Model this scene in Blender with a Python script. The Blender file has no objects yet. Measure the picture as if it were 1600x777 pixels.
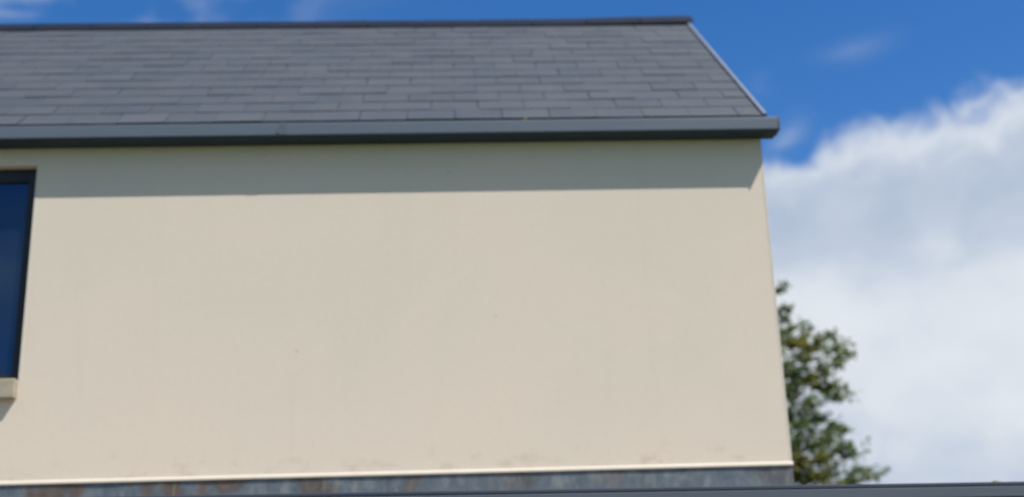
import bpy, bmesh, math, random
from mathutils import Vector, Matrix, noise
R = math.radians
sc = bpy.context.scene
COL = sc.collection

# ------------------------------------------------------------------ camera
YAW, PITCH, ROLL = 0.050, 0.312, -0.0325
CAM = Vector((-1.989, -7.505, 1.6))
fwd = Vector((math.sin(YAW)*math.cos(PITCH), math.cos(YAW)*math.cos(PITCH), math.sin(PITCH)))
rgt = Vector((math.cos(YAW), -math.sin(YAW), 0))
up = rgt.cross(fwd)
r2 = math.cos(ROLL)*rgt + math.sin(ROLL)*up
u2 = -math.sin(ROLL)*rgt + math.cos(ROLL)*up
cd = bpy.data.cameras.new('camera')
cam = bpy.data.objects.new('camera', cd); COL.objects.link(cam)
m3 = Matrix((r2, u2, -fwd)).transposed()
cam.matrix_world = Matrix.Translation(CAM) @ m3.to_4x4()
cd.sensor_width = 36; cd.lens = 45.0
cd.clip_end = 3000; cd.clip_start = 0.05
cd.dof.use_dof = True; cd.dof.focus_distance = 4.5; cd.dof.aperture_fstop = 0.045/0.030
sc.camera = cam

# ------------------------------------------------------------------ sun and sky
SUN_AZ, SUN_EL = 51.5, 55.0          # azimuth to the right of the wall's normal, elevation
to_sun = Vector((math.sin(R(SUN_AZ))*math.cos(R(SUN_EL)), -math.cos(R(SUN_AZ))*math.cos(R(SUN_EL)), math.sin(R(SUN_EL))))
ld = bpy.data.lights.new('sun', 'SUN'); ld.energy = 4.2; ld.angle = R(0.53); ld.color = (1.0, 0.965, 0.91)
lo = bpy.data.objects.new('sun', ld); COL.objects.link(lo)
lo.rotation_euler = to_sun.to_track_quat('Z', 'Y').to_euler(); lo.location = (20, -20, 30)

world = bpy.data.worlds.new('World'); sc.world = world; world.use_nodes = True
class NT:
    """little node builder"""
    def __init__(s, tree): s.t = tree; tree.nodes.clear()
    def n(s, typ, ins=None, **kw):
        nd = s.t.nodes.new(typ)
        for k, v in kw.items(): setattr(nd, k, v)
        for k, v in (ins or {}).items():
            if hasattr(v, 'is_output'): s.t.links.new(v, nd.inputs[k])
            else: nd.inputs[k].default_value = v
        return nd
    def m(s, op, a, b=0.0, c=0.0, clamp=False):
        nd = s.n('ShaderNodeMath', {0: a, 1: b, 2: c}, operation=op); nd.use_clamp = clamp; return nd.outputs[0]
    def mr(s, v, a, b, c=0.0, d=1.0, smooth=True):
        return s.n('ShaderNodeMapRange', {'Value': v, 'From Min': a, 'From Max': b, 'To Min': c, 'To Max': d},
                   interpolation_type='SMOOTHSTEP' if smooth else 'LINEAR').outputs[0]
    def mix(s, f, a, b, blend='MIX'):
        return s.n('ShaderNodeMix', {0: f, 6: a, 7: b}, data_type='RGBA', blend_type=blend).outputs[2]
    def noise(s, vec, scale, detail=4, rough=.55, dist=0.0, lac=2.0):
        return s.n('ShaderNodeTexNoise', {'Vector': vec, 'Scale': scale, 'Detail': detail, 'Roughness': rough, 'Distortion': dist, 'Lacunarity': lac}).outputs[0]
    def scale(s, vec, sx, sy, sz, loc=(0, 0, 0)):
        return s.n('ShaderNodeMapping', {'Vector': vec, 'Scale': (sx, sy, sz), 'Location': loc}).outputs[0]
    def ramp(s, f, *stops):
        nd = s.n('ShaderNodeValToRGB', {0: f}); e = nd.color_ramp.elements
        e[0].position, e[0].color = stops[0][0], (*stops[0][1], 1)
        e[1].position, e[1].color = stops[-1][0], (*stops[-1][1], 1)
        for p, c in stops[1:-1]:
            x = e.new(p); x.color = (*c, 1)
        return nd.outputs[0]

w = NT(world.node_tree)
sky = w.n('ShaderNodeTexSky', sky_type='NISHITA', sun_disc=False, sun_elevation=R(SUN_EL), sun_rotation=R(180-SUN_AZ),
          altitude=0, air_density=1.0, dust_density=0.2, ozone_density=4.0)
tc = w.n('ShaderNodeTexCoord').outputs['Generated']
sx = w.n('ShaderNodeSeparateXYZ', {0: tc})
az = w.m('MULTIPLY', w.m('ARCTAN2', sx.outputs[0], sx.outputs[1]), 57.29578)      # degrees, 0 = +Y, + = right
el = w.m('MULTIPLY', w.m('ARCSINE', sx.outputs[2]), 57.29578)
big = w.noise(tc, 5.0, 3, .5)
fine = w.noise(tc, 13.0, 9, .58, .35)
# bank of cumulus to the right of the house: upper edge climbs to the right
edge = w.m('MULTIPLY_ADD', w.m('POWER', w.m('ABSOLUTE', w.m('SUBTRACT', az, 25.5)), 1.4), -0.046, 22.5)
d = w.m('SUBTRACT', edge, el)
d = w.m('ADD', d, w.m('MULTIPLY', w.m('SUBTRACT', big, .5), 1.2))
d = w.m('ADD', d, w.m('MULTIPLY', w.m('SUBTRACT', fine, .5), 3.2))
notch = w.m('EXPONENT', w.m('MULTIPLY', w.m('ADD', w.m('POWER', w.m('SUBTRACT', az, 16.7), 2.0), w.m('POWER', w.m('MULTIPLY', w.m('SUBTRACT', el, 21.0), 1.2), 2.0)), -1.6))
d = w.m('SUBTRACT', d, w.m('MULTIPLY', notch, 1.5))
wsp = w.noise(w.scale(tc, 1, 1, 1.0, (1.4, .2, 2.3)), 26.0, 5, .6, .8)
d = w.m('ADD', d, w.m('MULTIPLY', w.m('SUBTRACT', wsp, .5), 2.2))
bank = w.mr(d, -.75, 1.15)
# scattered cloud over the rest of the sky
scat = w.noise(w.scale(tc, 1, 1, 2.0, (3.1, 1.7, .4)), 2.1, 8, .56, .2)
rest = w.mr(w.m('ABSOLUTE', az), 60, 95)
scm = w.m('MULTIPLY', w.mr(scat, .48, .64), rest)
# thin wisps: a function of where they drift, broken up by stretched noise
wn = w.noise(w.scale(tc, 1, 1, 2.4, (5, 2, 1)), 9.0, 6, .55, .3)
def wisp(a0, e0, sa, se, tilt, amt):
    da = w.m('SUBTRACT', az, a0)
    de = w.m('SUBTRACT', w.m('SUBTRACT', el, e0), w.m('MULTIPLY', da, tilt))
    q = w.m('ADD', w.m('POWER', w.m('ABSOLUTE', w.m('DIVIDE', da, sa)), 2.0), w.m('POWER', w.m('ABSOLUTE', w.m('DIVIDE', de, se)), 2.0))
    g = w.m('EXPONENT', w.m('MULTIPLY', q, -1.0))
    return w.m('MULTIPLY', w.m('MULTIPLY', g, w.mr(wn, .38, .68)), amt)
wp = wisp(19.4, 25.2, 1.6, .45, .12, .17)
for a in ((15.2, 24.4, .6, .5, 0, .22), (15.7, 21.3, .9, .8, .6, .9), (-17.5, 28.6, 7.5, 2.4, .05, 1.0), (-10, 28.9, 3.0, 1.0, 0, .5)):
    wp = w.m('MAXIMUM', wp, wisp(*a))
alpha = w.m('MAXIMUM', w.m('MAXIMUM', bank, scm), wp, clamp=True)
inner = w.noise(w.scale(tc, 1, 1, 1.5, (.6, .2, .9)), 6.0, 7, .55, .3)
puff = w.noise(w.scale(tc, 1, 1, 1.2, (2.6, .7, .1)), 15.0, 6, .5, .4)
rim = w.mr(d, 2.4, .8, 0, .58)                          # thin sunlit lip of the bank
belly = w.m('SUBTRACT', w.mr(el, 19.5, 14.5, -.12, .52), w.mr(el, 11, 5, 0, .26))
shade = w.m('ADD', w.m('ADD', w.m('ADD', w.mr(inner, .34, .66, 0, .45), w.mr(puff, .35, .7, 0, .30)), belly), rim)
cloud = w.ramp(w.m('MULTIPLY', shade, .80), (0.0, (.285, .340, .435)), (.38, (.355, .405, .485)), (.70, (.45, .485, .535)), (1.0, (.50, .53, .565)))
CLOUD = 1.0
SKY_STRENGTH = 0.10
skyc = w.n('ShaderNodeHueSaturation', {'Hue': .507, 'Saturation': 1.30, 'Value': .95, 'Color': sky.outputs[0]}).outputs[0]
cl = w.n('ShaderNodeVectorMath', {0: cloud, 'Scale': 1/SKY_STRENGTH}, operation='SCALE').outputs[0]
bg = w.n('ShaderNodeBackground', {'Color': w.mix(alpha, skyc, cl), 'Strength': SKY_STRENGTH})
w.t.links.new(bg.outputs[0], w.n('ShaderNodeOutputWorld').inputs[0])

vs = sc.view_settings
vs.view_transform = 'Standard'; vs.look = 'None'; vs.exposure = 0.60; vs.gamma = 1.0
try: vs.use_curve_mapping = False
except Exception: pass
sc.cycles.max_bounces = 6

# ------------------------------------------------------------------ helpers
def material(name):
    m = bpy.data.materials.new(name); m.use_nodes = True
    t = NT(m.node_tree)
    b = t.n('ShaderNodeBsdfPrincipled')
    t.t.links.new(b.outputs[0], t.n('ShaderNodeOutputMaterial').inputs[0])
    return m, t, b, t.n('ShaderNodeTexCoord').outputs['Object']
def put(t, b, k, v):
    if hasattr(v, 'is_output'): t.t.links.new(v, b.inputs[k])
    else: b.inputs[k].default_value = v
def bump(t, b, h, strength, dist):
    put(t, b, 'Normal', t.n('ShaderNodeBump', {'Height': h, 'Strength': strength, 'Distance': dist}).outputs[0])

def box(bm, x0, x1, y0, y1, z0, z1, bev=0.0):
    vs_ = [bm.verts.new((x, y, z)) for x in (x0, x1) for y in (y0, y1) for z in (z0, z1)]
    fs = [bm.faces.new([vs_[i] for i in q]) for q in ((0,1,3,2),(4,6,7,5),(0,4,5,1),(2,3,7,6),(0,2,6,4),(1,5,7,3))]
    if bev:
        es = list({e for f in fs for e in f.edges})
        bmesh.ops.bevel(bm, geom=es, offset=bev, segments=2, profile=.5, affect='EDGES')
def quad(bm, *pts): return bm.faces.new([bm.verts.new(p) for p in pts])
def extrude_x(bm, prof, x0, x1, closed=True, caps=True):
    """sweep a (y,z) profile along x"""
    a = [bm.verts.new((x0, y, z)) for y, z in prof]; b = [bm.verts.new((x1, y, z)) for y, z in prof]
    n = len(prof)
    for i in range(n if closed else n-1):
        bm.faces.new((a[i], a[(i+1) % n], b[(i+1) % n], b[i]))
    if caps and closed: bm.faces.new(a[::-1]); bm.faces.new(b)
def obj(name, bm, m, parent=None, smooth=False):
    bmesh.ops.recalc_face_normals(bm, faces=bm.faces)
    me = bpy.data.meshes.new(name); bm.to_mesh(me); bm.free()
    me.materials.append(m)
    if smooth:
        for p in me.polygons: p.use_smooth = True
    o = bpy.data.objects.new(name, me); COL.objects.link(o)
    if parent:
        o.parent = parent; o.matrix_parent_inverse = WORLD[parent.name].inverted()
    WORLD[o.name] = Matrix.Identity(4)
    return o
WORLD = {}
def tag(o, label, cat=None, group=None):
    o['label'] = label
    if cat: o['category'] = cat
    if group: o['group'] = group
def thing(name, loc, label, cat):
    o = bpy.data.objects.new(name, None); COL.objects.link(o); o.location = loc
    o.empty_display_size = .3
    WORLD[o.name] = Matrix.Translation(loc); tag(o, label, cat); return o

# ------------------------------------------------------------------ materials
def render_material(name, base):
    m, t, b, o = material(name)
    v = lambda k: tuple(c*k for c in base)
    blot = t.noise(o, .9, 5, .55, .4)
    c = t.ramp(blot, (.3, (base[0]*.968, base[1]*.985, base[2]*.975)), (.5, base), (.7, (base[0]*1.03, base[1]*1.005, base[2]*1.0)))
    # faint run-off streaks
    st = t.noise(t.scale(o, 7, 7, .35), 1.0, 5, .6)
    c = t.mix(t.mr(st, .55, .78, 0, .10), c, (base[0]*.72, base[1]*.72, base[2]*.66, 1))
    c = t.mix(t.mr(t.noise(o, 26, 5, .7), .38, .72, 0, .14), c, (base[0]*.78, base[1]*.79, base[2]*.77, 1))
    # little dirt specks, thicker in a few patches low on the wall
    vo = t.n('ShaderNodeTexVoronoi', {'Vector': o, 'Scale': 5.5, 'Randomness': 1.0}).outputs['Distance']
    z = t.n('ShaderNodeSeparateXYZ', {0: o}).outputs[2]
    patch = t.mr(t.noise(o, 2.3, 3), .52, .64)
    spk = t.m('MULTIPLY', t.mr(t.m('ADD', vo, t.m('MULTIPLY', t.noise(o, 40, 2), .12)), .15, .07), t.m('MULTIPLY', patch, .42))
    c = t.mix(spk, c, (base[0]*.45, base[1]*.43, base[2]*.38, 1))
    low = t.mr(t.m('ADD', z, t.m('MULTIPLY', st, -.45)), 2.60, 2.46, 0, 1)
    grime = t.m('MULTIPLY', t.m('MULTIPLY', low, t.mr(t.noise(t.scale(o, 5, 5, 9), 1.0, 5, .65), .5, .66)), .28)
    c = t.mix(grime, c, (base[0]*.5, base[1]*.44, base[2]*.36, 1))
    put(t, b, 'Base Color', c); put(t, b, 'Roughness', .92); put(t, b, 'Specular IOR Level', .2)
    bump(t, b, t.noise(o, 130, 4, .6), .25, .004)
    return m
RENDER = render_material('cream_render', (.588, .514, .418))
BEAD = material('bead'); m, t, b, o = BEAD
put(t, b, 'Base Color', t.ramp(t.noise(o, 6, 4), (.3, (.49, .44, .36)), (.7, (.54, .485, .40)))); put(t, b, 'Roughness', .6)
BEAD = m
m, t, b, o = material('stone_sill'); SILL = m
put(t, b, 'Base Color', t.ramp(t.noise(t.scale(o, 6, 6, 14), 1, 5), (.3, (.25, .215, .15)), (.7, (.34, .30, .22)))); put(t, b, 'Roughness', .85)

m, t, b, o = material('slate'); SLATE = m
per = t.n('ShaderNodeAttribute', attribute_name='tone').outputs['Fac']
c = t.ramp(per, (0, (.051, .060, .069)), (.5, (.060, .068, .077)), (1, (.069, .076, .084)))
c = t.mix(t.mr(t.noise(o, 3.2, 5, .6), .35, .7, 0, .5), c, (.075, .079, .084, 1))
c = t.mix(t.mr(t.noise(o, 22, 4, .6), .62, .74, 0, .25), c, (.12, .125, .13, 1))
put(t, b, 'Base Color', c); put(t, b, 'Roughness', t.mr(t.noise(o, 4, 3), .3, .7, .55, .7)); put(t, b, 'Specular IOR Level', .35)
bump(t, b, t.noise(t.scale(o, 30, 30, 30), 1.0, 5, .6), .4, .004)

m, t, b, o = material('ridge_clay'); RIDGE = m
c = t.ramp(t.noise(o, 4, 4), (.3, (.007, .012, .026)), (.7, (.014, .018, .030)))
put(t, b, 'Base Color', c); put(t, b, 'Roughness', .8); put(t, b, 'Specular IOR Level', .2)

def metal(name, c0, c1, rough=.45, spec=.5):
    m, t, b, o = material(name)
    put(t, b, 'Base Color', t.ramp(t.noise(t.scale(o, 1.2, 5, 9), 1.0, 5, .55), (.3, c0), (.7, c1)))
    put(t, b, 'Roughness', rough); put(t, b, 'Specular IOR Level', spec)
    return m
GUTTER = metal('grey_gutter', (.090, .110, .136), (.102, .122, .148))
BRACKET = metal('gutter_joint', (.074, .092, .108), (.088, .105, .121))
EAVES_SHADE = metal('eaves_shade_dark', (.009, .021, .038), (.013, .026, .044), .6)  # shade under the eaves put into the base colour
VERGE = metal('verge_grey', (.15, .175, .21), (.20, .22, .25), .5)
FRAME = metal('dark_window_frame', (.008, .012, .020), (.012, .016, .024), .5, .3)
COPE = metal('coping_metal', (.070, .082, .100), (.084, .093, .108), .45)
EDGE = metal('roof_edge', (.026, .036, .054), (.036, .045, .062), .55)

m, t, b, o = material('lead_flashing'); LEAD = m
x = t.n('ShaderNodeSeparateXYZ', {0: o}).outputs[0]
blk = t.noise(t.scale(o, 3.4, 3.4, 2.2), 1.0, 3, .6, .3)
fine = t.noise(t.scale(o, 15, 15, 9), 1.0, 7, .68, .4)
grey = t.ramp(fine, (.3, (.046, .066, .084)), (.5, (.084, .108, .128)), (.7, (.17, .185, .185)))
left = t.mr(x, -1.0, -3.4, 0, 1)
f = t.m('MULTIPLY', t.mr(t.m('ADD', blk, t.m('MULTIPLY', t.m('SUBTRACT', fine, .5), .25)), .47, .58), t.m('MULTIPLY_ADD', left, .5, .42))
c = t.mix(f, grey, t.ramp(fine, (.3, (.044, .030, .022)), (.7, (.11, .080, .060))))
c = t.mix(t.mr(t.noise(t.scale(o, 26, 26, 2.5), 1.0, 3), .64, .70, 0, .5), c, (.17, .15, .11, 1))
put(t, b, 'Base Color', c); put(t, b, 'Roughness', .55); put(t, b, 'Metallic', .0); put(t, b, 'Specular IOR Level', .5)
bump(t, b, t.noise(t.scale(o, 9, 9, 3), 1.0, 4), .5, .01)

m, t, b, o = material('window_glass'); GLASS = m
put(t, b, 'Base Color', (.006, .010, .024, 1)); put(t, b, 'Roughness', .03); put(t, b, 'IOR', 1.84)
put(t, b, 'Specular Tint', (.36, .68, 1.0, 1))
bump(t, b, t.noise(o, 1.6, 2), .08, .02)

m, t, b, o = material('grass'); GRASS = m
put(t, b, 'Base Color', t.ramp(t.noise(o, 1.4, 8, .65), (.3, (.045, .070, .016)), (.55, (.070, .105, .025)), (.75, (.105, .130, .040)))); put(t, b, 'Roughness', .9)
bump(t, b, t.noise(o, 30, 6, .7), .8, .05)
m, t, b, o = material('deck_bounce_tan'); DECK_BOUNCE = m
put(t, b, 'Base Color', t.ramp(t.noise(o, 3, 6), (.3, (.20, .16, .11)), (.7, (.32, .26, .19)))); put(t, b, 'Roughness', .9)  # unseen deck chippings, warm tan chosen to bounce light onto the shaded wall
m, t, b, o = material('bark'); BARK = m
put(t, b, 'Base Color', t.ramp(t.noise(t.scale(o, 14, 14, 3), 1, 5), (.3, (.03, .024, .018)), (.7, (.09, .075, .06)))); put(t, b, 'Roughness', .9)
m, t, b, o = material('foliage'); LEAF = m
per = t.n('ShaderNodeAttribute', attribute_name='tone').outputs['Fac']
c = t.ramp(per, (0, (.055, .110, .048)), (.45, (.130, .190, .044)), (.75, (.18, .205, .035)), (1, (.23, .20, .032)))
put(t, b, 'Base Color', c); put(t, b, 'Roughness', .5)
tr = t.n('ShaderNodeBsdfTranslucent', {'Color': c})
mx = t.n('ShaderNodeMixShader', {0: .5, 1: b.outputs[0], 2: tr.outputs[0]})
t.t.links.new(mx.outputs[0], [n for n in t.t.nodes if n.type == 'OUTPUT_MATERIAL'][0].inputs[0])
m, t, b, o = material('moss'); MOSS = m
put(t, b, 'Base Color', t.ramp(t.noise(o, 40, 4), (.3, (.10, .09, .04)), (.7, (.36, .29, .20)))); put(t, b, 'Roughness', .95)
m, t, b, o = material('dry_leaf'); DRY = m
put(t, b, 'Base Color', t.ramp(t.noise(o, 60, 3), (.3, (.30, .20, .06)), (.7, (.42, .30, .10)))); put(t, b, 'Roughness', .8)

# ------------------------------------------------------------------ ground
bm = bmesh.new(); S = 900
quad(bm, (-S, -S, 0), (S, -S, 0), (S, S, 0), (-S, S, 0))
g = obj('ground', bm, GRASS); g['kind'] = 'structure'

# ------------------------------------------------------------------ the house
XL, XR, DEPTH, ZE, ZB = -9.6, 0.0, 4.13, 4.732, 2.653
WX0, WX1, WZ0, WZ1, REV = -5.76, -4.543, 3.266, 4.616, .075
YR, ZR = 2.065, 6.700
house = thing('house', (-4.8, 2.065, 0), 'cream rendered two-storey house with a grey slate roof and dark grey eaves gutter', 'house')

bm = bmesh.new()
xs, zs = (XL, WX0, WX1, XR), (0, WZ0, WZ1, ZE)
for i in range(3):
    for j in range(3):
        if i == 1 and j == 1: continue
        quad(bm, (xs[i], 0, zs[j]), (xs[i+1], 0, zs[j]), (xs[i+1], 0, zs[j+1]), (xs[i], 0, zs[j+1]))
D2 = .14
quad(bm, (WX0, 0, WZ0), (WX0, D2, WZ0), (WX0, D2, WZ1), (WX0, 0, WZ1))
quad(bm, (WX1, 0, WZ0), (WX1, D2, WZ0), (WX1, D2, WZ1), (WX1, 0, WZ1))
quad(bm, (WX0, 0, WZ1), (WX1, 0, WZ1), (WX1, D2, WZ1), (WX0, D2, WZ1))
quad(bm, (WX0, 0, WZ0), (WX1, 0, WZ0), (WX1, D2, WZ0), (WX0, D2, WZ0))
for X in (XL, XR):
    bm.faces.new([bm.verts.new(p) for p in ((X, 0, 0), (X, DEPTH, 0), (X, DEPTH, ZE), (X, YR, 6.47), (X, 0, ZE))])
quad(bm, (XL, DEPTH, 0), (XR, DEPTH, 0), (XR, DEPTH, ZE), (XL, DEPTH, ZE))
bmesh.ops.remove_doubles(bm, verts=bm.verts, dist=1e-5)
wall = obj('wall', bm, RENDER, house)
wall['label'] = 'smooth cream rendered wall'
# corner beads (sub-parts of the wall)
bm = bmesh.new(); box(bm, -.010, .0015, -.0015, .010, ZB+.03, ZE-.02, .001)
obj('corner_bead', bm, BEAD, wall)
bm = bmesh.new(); box(bm, WX1+.0005, WX1+.012, -.002, .010, WZ0+.001, WZ1-.001, .001)
obj('corner_bead', bm, BEAD, wall)
# bell-cast drip bead at the foot of the render
bm = bmesh.new()
extrude_x(bm, [(.001, ZB+.022), (-.008, ZB+.015), (-.015, ZB+.009), (-.016, ZB-.002), (.001, ZB-.002)], XL, XR+.004)
obj('drip_bead', bm, BEAD, wall)
# lead upstand below it
bm = bmesh.new()
n = 60
random.seed(5)
for i in range(n):
    x0, x1 = XL + (XR-XL)*i/n, XL + (XR-XL)*(i+1)/n
    def yy(x): return -.003 - .006*(noise.noise((x*3.1, 0, 0))+.6)
    a = [bm.verts.new(p) for p in ((x0, yy(x0), 2.20), (x1, yy(x1), 2.20), (x1, yy(x1)*.7, ZB-.004), (x0, yy(x0)*.7, ZB-.004))]
    bm.faces.new(a)
bmesh.ops.remove_doubles(bm, verts=bm.verts, dist=1e-5)
fl = obj('flashing', bm, LEAD, house, True); fl['label'] = 'streaky blue-grey lead flashing stained brown'

# window
win = obj('window', (lambda b_: (box(b_, WX0, WX1, REV-.02+.002, REV+.03, WZ0-.0, WZ0+.075, .004), b_)[1])(bmesh.new()), FRAME, house)
bm = bmesh.new(); FW = .062
y0, y1 = REV-.02, REV+.045
box(bm, WX0, WX0+FW, y0, y1, WZ0, WZ1, .004); box(bm, WX1-FW, WX1, y0, y1, WZ0, WZ1, .004)
box(bm, WX0+FW, WX1-FW, y0+.001, y1, WZ1-.085, WZ1, .004)
box(bm, WX0+FW, WX1-FW, y0+.001, y1, WZ0, WZ0+.05, .004)
bpy.data.objects.remove(win)
win = obj('window', bm, FRAME, house); win['label'] = 'dark framed window reflecting blue sky'
bm = bmesh.new(); box(bm, WX0+FW-.01, WX1-FW+.01, y0+.022, y0+.040, WZ0+.04, WZ1-.085+.01)
obj('pane', bm, GLASS, win)
bm = bmesh.new()
box(bm, WX0-.0, WX1+.0, -.058, REV-.022, WZ0-.118, WZ0-.003, .006)
obj('sill', bm, SILL, win)

# slate roof: both slopes, every slate laid with a slight lap
roof = None
SY, SZ, TY, TZ = -.10, 4.848, 2.060, 6.652
slope = Vector((0, TY-SY, TZ-SZ)); L = slope.length; dirv = slope/L; nrm = Vector((0, -dirv.z, dirv.y))
GA, SW = L/13.5, .30
VX = .002
def slates(bm, mirror, seed):
    rnd = random.Random(seed)
    lay = bm.verts.layers.float.new('tone') if 'tone' not in bm.verts.layers.float else bm.verts.layers.float['tone']
    for k in range(14):
        s0 = k*GA; s1 = min(s0 + GA*1.35, L)
        x = VX - .004 + (0 if k % 2 else SW/2)
        while x > XL-.05:
            jit = rnd.uniform(-.006, .006)
            xa, xb = max(x-SW+rnd.choice((.0008, .0012, .002, .003, .0045)), XL-.08), min(x-.0012, VX-.004)
            x -= SW
            if xb - xa < .03: continue
            tone = min(1, max(0, rnd.gauss(.5, .2)))
            t0 = s0 + rnd.uniform(-.004, .004) - (.012 if k == 0 else 0)
            h0 = .0085 + rnd.uniform(-.002, .0025); h1 = .003 + rnd.uniform(0, .001)
            sk = rnd.uniform(-.0012, .0012)
            P = []
            for (xx, tt, hh) in ((xa, t0, h0+sk), (xb, t0+rnd.uniform(-.002, .002), h0-sk), (xb, s1, h1), (xa, s1, h1)):
                for th in (0, -.0045):
                    p = Vector((xx, SY, SZ)) + dirv*tt + nrm*(hh+th)
                    if mirror: p.y = 2*YR - p.y
                    v = bm.verts.new(p); v[lay] = tone; P.append(v)
            for q in ((0,2,4,6), (1,7,5,3), (0,1,3,2), (2,3,5,4), (6,7,1,0), (4,5,7,6)):
                bm.faces.new([P[i] for i in q])
bm = bmesh.new(); slates(bm, False, 3); slates(bm, True, 4)
# battened deck under the slates
for s in (1, -1):
    f_ = lambda y: YR + s*(y-YR)
    a = Vector((0, SY, SZ)) - nrm*.006 + dirv*.02; bq = Vector((0, TY, TZ)) - nrm*.006
    quad(bm, (XL-.07, f_(a.y), a.z), (VX-.01, f_(a.y), a.z), (VX-.01, f_(bq.y), bq.z), (XL-.07, f_(bq.y), bq.z))
roof = obj('roof', bm, SLATE, house); roof['label'] = 'grey slate roof with staggered joints'
# ridge: angled capping tiles, butted with mortar gaps, lifting a little at the gable end
bm = bmesh.new(); RL = .45; x = .055
rnd = random.Random(8); k = 0
while x > XL-.1:
    x0 = max(x - RL + .008, XL-.1); lift =   .022*max(0, 1-(VX-x)/1.3)**1.3 + rnd.uniform(-.003, .003)
    lift0 = .022*max(0, 1-(VX-x0)/1.3)**1.3
    wv, th = .145, .016
    ang = math.atan2(TZ-SZ, TY-SY)
    c_, s_ = math.cos(ang), math.sin(ang)
    zt = ZR - .008
    out = [(YR-wv*c_, zt-wv*s_), (YR-.04, zt-.040*s_/c_), (YR-.022, zt-.004), (YR, zt+.006), (YR+.022, zt-.004), (YR+.04, zt-.040*s_/c_), (YR+wv*c_, zt-wv*s_)]
    inn = [(y, z-th/c_) for y, z in out[::-1]]
    pr = out + inn
    a = [bm.verts.new((x0, y, z+lift0)) for y, z in pr]; bb = [bm.verts.new((x, y, z+lift)) for y, z in pr]
    nn = len(pr)
    for i in range(nn): bm.faces.new((a[i], a[(i+1) % nn], bb[(i+1) % nn], bb[i]))
    bm.faces.new(a[::-1]); bm.faces.new(bb)
    x -= RL
# mortar bed in the joints
box(bm, XL-.08, VX+.01, YR-.05, YR+.05, ZR-.09, ZR-.045)
obj('ridge', bm, RIDGE, roof)
# verge trims down both gables
for X in (VX, XL-.11):
    bm = bmesh.new()
    for s in (1, -1):
        pts = []
        for tt in (-.015, L+.01):
            for (dx, hh) in ((0, .022), (.022, .022), (.022, -.11), (0, -.11)):
                p = Vector((X+dx, SY, SZ)) + dirv*tt + nrm*hh
                if s < 0: p.y = 2*YR - p.y
                pts.append(bm.verts.new(p))
        for q in ((0,1,5,4), (1,2,6,5), (2,3,7,6), (3,0,4,7), (0,3,2,1), (4,5,6,7)):
            bm.faces.new([pts[i] for i in q])
    obj('verge_trim', bm, VERGE, roof)

# gutter: moulded square-section, with stop end; fascia behind, shade-coloured soffit sheet under it
GX = .090
for s in (1, -1):
    F = (lambda y: y) if s > 0 else (lambda y: 2*YR - y)
    bm = bmesh.new()
    prof = [(-.030, 4.818), (-.036, 4.818), (-.038, 4.748), (-.138, 4.748), (-.142, 4.818), (-.147, 4.821), (-.151, 4.819), (-.152, 4.810), (-.149, 4.742), (-.146, 4.737), (-.140, 4.7355), (-.030, 4.7355)]
    extrude_x(bm, [(F(y), z) for y, z in prof], XL-.10, GX)
    for xa, xb in ((XL-.104, XL-.097), (GX-.003, GX+.004)):
        ys = sorted((F(-.1545), F(-.0295))); box(bm, xa, xb, ys[0], ys[1], 4.734, 4.822, .001)
    gut = obj('gutter', bm, GUTTER, house)
    if s > 0:
        gut['label'] = 'grey box gutter along the front eaves'
        bm = bmesh.new(); JX = -3.02
        extrude_x(bm, [(-.147, 4.8228), (-.1525, 4.821), (-.1537, 4.810), (-.1507, 4.7425), (-.1478, 4.740), (-.145, 4.745), (-.145, 4.815)], JX-.020, JX+.026)
        box(bm, JX-.030, JX-.014, -.1552, -.1500, 4.748, 4.766, .002)
        obj('joint_bracket', bm, BRACKET, gut)
    bm = bmesh.new()
    ys = sorted((F(-.0295), F(-.003))); box(bm, XL-.09, VX+.02, ys[0], ys[1], 4.738, 4.895)
    obj('fascia', bm, EAVES_SHADE, house)
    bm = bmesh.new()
    ys = sorted((F(-.1405), F(-.003))); box(bm, XL-.09, .078, ys[0], ys[1], 4.7285, 4.7335)  # thin dark sheet, paints the gutter's underside as shaded
    obj('soffit', bm, EAVES_SHADE, house)

# ------------------------------------------------------------------ flat-roofed extension in front
EX0, EX1, EY = -9.6, 4.6, -1.5
ext = thing('extension', (-2.5, -.75, 0), 'single-storey flat-roofed extension with grey metal coping, in front of the cream house', 'extension')
bm = bmesh.new()
box(bm, EX0, EX1, EY+.10, -.02, 0, 2.22)
obj('wall', bm, RENDER, ext)
bm = bmesh.new(); box(bm, EX0+.05, EX1-.05, EY+.06, -.018, 2.223, 2.27)
obj('roof_deck', bm, DECK_BOUNCE, ext)
bm = bmesh.new()
box(bm, EX0-.02, EX1+.02, EY+.045, EY+.085, 2.12, 2.345); box(bm, EX1-.02, EX1+.021, EY+.086, -.02, 2.12, 2.345)
obj('fascia', bm, EDGE, ext)
bm = bmesh.new()
prof = [(EY, 2.284), (EY-.004, 2.290), (EY-.004, 2.334), (EY-.001, 2.3365), (EY+.0445, 2.3365), (EY+.0445, 2.284)]
extrude_x(bm, prof, EX0-.03, EX1+.03)
box(bm, EX1+.0215, EX1+.05, EY+.05, -.02, 2.284, 2.334)
obj('coping', bm, COPE, ext)
bm = bmesh.new()
prof = [(EY+.03, 2.3465), (EY+.03, 2.358), (EY+.034, 2.361), (EY+.16, 2.350), (EY+.16, 2.27), (EY+.09, 2.27), (EY+.09, 2.3465)]
extrude_x(bm, prof, EX0, EX1+.02)
obj('roof_edge', bm, EDGE, ext)

# the roof edge falls gently towards its outlet on the right
def fall(x): return -.0095*(x+.8) - .006
for o in ext.children:
    if o.name.split('.')[0] in ('fascia', 'coping', 'roof_edge'):
        for v in o.data.vertices: v.co.z += fall(v.co.x)

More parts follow.
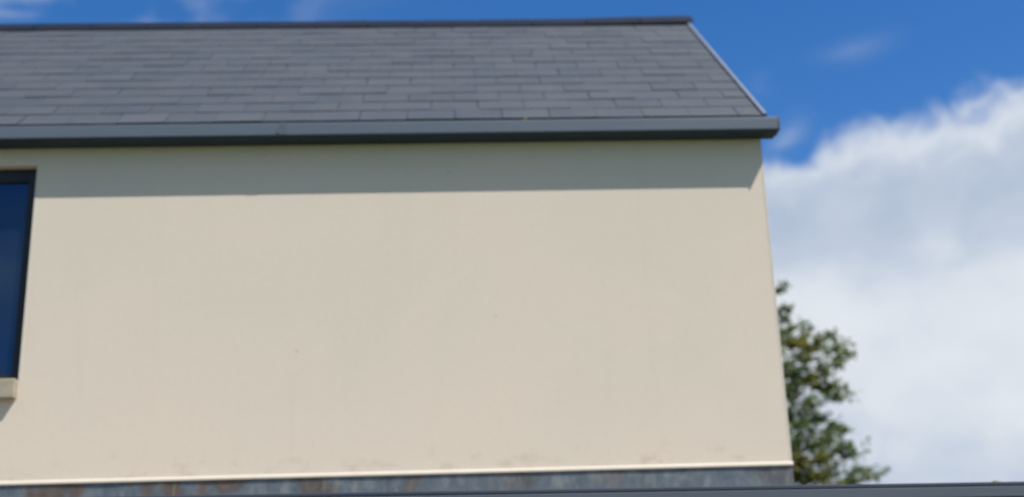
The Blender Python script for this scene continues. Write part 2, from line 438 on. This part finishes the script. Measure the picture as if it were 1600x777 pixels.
# ------------------------------------------------------------------ tree behind the gable
def at(px, py, y):
    """the point on the plane Y=y that the photo's pixel (1600 wide) looks at"""
    d_ = fwd*2000 + r2*(px-800) + u2*(388.5-py)
    return CAM + d_*((y-CAM.y)/d_.y)
rnd = random.Random(21)
TYY = 12.0
c0 = at(1140, 640, TYY)
tree = thing('tree', (c0.x, TYY, 0), 'leafy green and olive tree half hidden behind the right gable of the house', 'tree')
bmT = bmesh.new(); bmL = bmesh.new(); tl = bmL.verts.layers.float.new('tone')
def tube(bm, pts, radii, seg=7):
    rings = []
    for i, p in enumerate(pts):
        t_ = (pts[min(i+1, len(pts)-1)] - pts[max(i-1, 0)]).normalized()
        a = t_.orthogonal().normalized(); b_ = t_.cross(a)
        rings.append([bm.verts.new(p + (a*math.cos(2*math.pi*k/seg) + b_*math.sin(2*math.pi*k/seg))*radii[i]) for k in range(seg)])
    for i in range(len(rings)-1):
        for k in range(seg):
            bm.faces.new((rings[i][k], rings[i][(k+1) % seg], rings[i+1][(k+1) % seg], rings[i+1][k]))
    bm.faces.new(rings[-1])
HT = at(1150, 385, TYY).z
trunk = [Vector((c0.x + .10*math.sin(z*1.3), TYY + .08*math.cos(z*1.7), z)) for z in [HT*i/10 for i in range(11)]]
tube(bmT, trunk, [.17*(1-i/10.4)**.8 + .012 for i in range(11)], 9)
def trunk_at(z):
    z = max(.8, min(HT*.97, z)); i = min(9, int(z/HT*10)); f_ = z/HT*10 - i
    return trunk[i].lerp(trunk[i+1], f_), .17*(1-z/HT/1.04)**.8 + .012
def leaf(p, size, tone):
    d_ = Vector((rnd.gauss(0, 1), rnd.gauss(0, 1), rnd.gauss(0, .8)-.25)).normalized()
    sd = d_.cross(Vector((rnd.gauss(0, 1), rnd.gauss(0, 1), rnd.gauss(0, 1)+.8))).normalized()
    nn = d_.cross(sd)
    l, wd = size, size*.36
    pts = [p, p+d_*l*.45+sd*wd+nn*l*.08, p+d_*l-nn*l*.08, p+d_*l*.45-sd*wd+nn*l*.08]
    vs_ = [bmL.verts.new(q) for q in pts]
    for v in vs_: v[tl] = tone
    bmL.faces.new(vs_[:3]); bmL.faces.new((vs_[0], vs_[2], vs_[3]))
def clump(c, r, n, tone):
    base, rad = trunk_at(c.z - (.35 + .35*(c - Vector((c0.x, TYY, c.z))).length))
    mid = base.lerp(c, .5) + Vector((rnd.uniform(-.1, .1), rnd.uniform(-.1, .1), rnd.uniform(-.12, .05)))
    tube(bmT, [base, mid, c], [rad*.32+.006, .014, .004], 5)
    for k in range(max(3, n//9)):           # twigs
        e = c + Vector((rnd.gauss(0, 1), rnd.gauss(0, 1), rnd.gauss(0, .8)))*r*.75
        tube(bmT, [mid.lerp(c, .75), e], [.006, .003], 4)
        tn = tone + rnd.gauss(0, .08)
        for j in range(9):
            p = (mid.lerp(c, .75)).lerp(e, rnd.uniform(.35, 1.1)) + Vector((rnd.gauss(0, 1), rnd.gauss(0, 1), rnd.gauss(0, 1)))*r*.16
            leaf(p, rnd.uniform(.06, .11), min(1, max(0, tn + .16 + rnd.gauss(0, .12))))
seen = [(1226,442,5,10,.2), (1219,452,4,8,.2), (1221,478,8,16,.25), (1236,481,7,12,.25), (1228,497,6,9,.2), (1225,515,14,60,.55), (1268,507,7,18,.2), (1262,520,6,12,.4),
        (1240,530,14,60,.7), (1258,548,14,60,.75), (1286,530,10,32,.5), (1302,522,6,18,.15), (1310,542,9,28,.35), (1328,549,8,24,.3), (1318,562,8,24,.4),
        (1290,570,12,40,.4), (1264,585,14,60,.65), (1238,575,14,60,.3), (1300,603,9,30,.6), (1288,597,10,40,.7), (1312,615,9,26,.3), (1322,612,7,14,.3), (1270,630,12,40,.3),
        (1240,610,15,70,.15), (1240,650,15,70,.12), (1262,655,11,34,.2), (1285,650,10,30,.25), (1306,662,8,24,.25), (1322,664,8,22,.2), (1300,680,10,34,.25),
        (1275,690,10,36,.25), (1248,690,13,52,.5), (1320,695,9,30,.2), (1336,702,9,26,.15), (1300,705,9,30,.35), (1290,715,11,44,.6), (1262,722,14,60,.7), (1242,715,12,48,.8),
        (1250,742,14,60,.75), (1278,742,13,56,.7), (1305,738,11,46,.6), (1325,745,8,28,.5), (1345,733,8,26,.35), (1362,740,6,12,.4), (1376,738,7,22,.45), (1340,750,8,20,.5)]
for px, py, r, n, tone in seen:
    clump(at(px, py, TYY + rnd.uniform(-.35, .5)), r*.0125, int(n*2.8), tone)
# the rest of the crown, on the sides the house hides and all round
zlo, zhi = at(1140, 800, TYY).z, HT
for i in range(150):
    z = zlo + (zhi-zlo)*rnd.random()**1.15
    fz = (z-zlo)/(zhi-zlo)
    rmax = (2.0*(1-fz)**.75 + .12)
    a = rnd.uniform(0, 2*math.pi); rr = rmax*math.sqrt(rnd.random())
    p = Vector((c0.x + rr*math.cos(a), TYY + rr*math.sin(a)*.9, z))
    q = p - CAM; px = 800 + 2000*q.dot(r2)/q.dot(fwd); py = 388.5 - 2000*q.dot(u2)/q.dot(fwd)
    if px > 1225 + max(0, (py-430))*.12: continue
    clump(p, rnd.uniform(.14, .24), rnd.randint(50, 90), rnd.choice((.15, .25, .4, .65)))
obj('trunk', bmT, BARK, tree, True)
obj('crown', bmL, LEAF, tree)

# ------------------------------------------------------------------ small things
def moss(px, size, label):
    p = at(px, 752, EY+.08); p.z = 2.357 + fall(p.x)
    bm = bmesh.new()
    bmesh.ops.create_icosphere(bm, subdivisions=3, radius=1)
    for v in bm.verts:
        k = 1 + .35*noise.noise(v.co*1.7 + Vector((px, 0, 0))) + .15*noise.noise(v.co*5)
        v.co = Vector((v.co.x*size*1.3, v.co.y*size*.8, max(v.co.z, -.3)*size*.75))*k
    o = obj('moss_clump', bm, MOSS, None, True); o.location = p
    tag(o, label, 'moss', 'moss clumps on the coping')
moss(1557, .022, 'brownish moss clump on the coping edge, larger of two at the far right')
moss(1585, .014, 'small moss clump on the coping edge, nearest the right border')
moss(1256, .014, 'small tan moss clump on the coping edge, just right of the house corner')
moss(1281, .015, 'tan moss clump on the coping edge below the middle of the tree')

p = at(820, 185, -.14)
bm = bmesh.new()
vs_ = [bm.verts.new(v) for v in ((-.014, 0, 0), (-.004, -.004, .010), (.010, -.002, .014), (.016, .002, .006), (.004, .003, -.004))]
top = bm.faces.new(vs_)
r_ = bmesh.ops.extrude_face_region(bm, geom=[top])
for v in [e for e in r_['geom'] if isinstance(e, bmesh.types.BMVert)]: v.co.y += .002
o = obj('fallen_leaf', bm, DRY); o.location = (p.x, -.145, 4.826)
tag(o, 'tiny yellow-brown fallen leaf caught on the top edge of the eaves gutter', 'leaf')
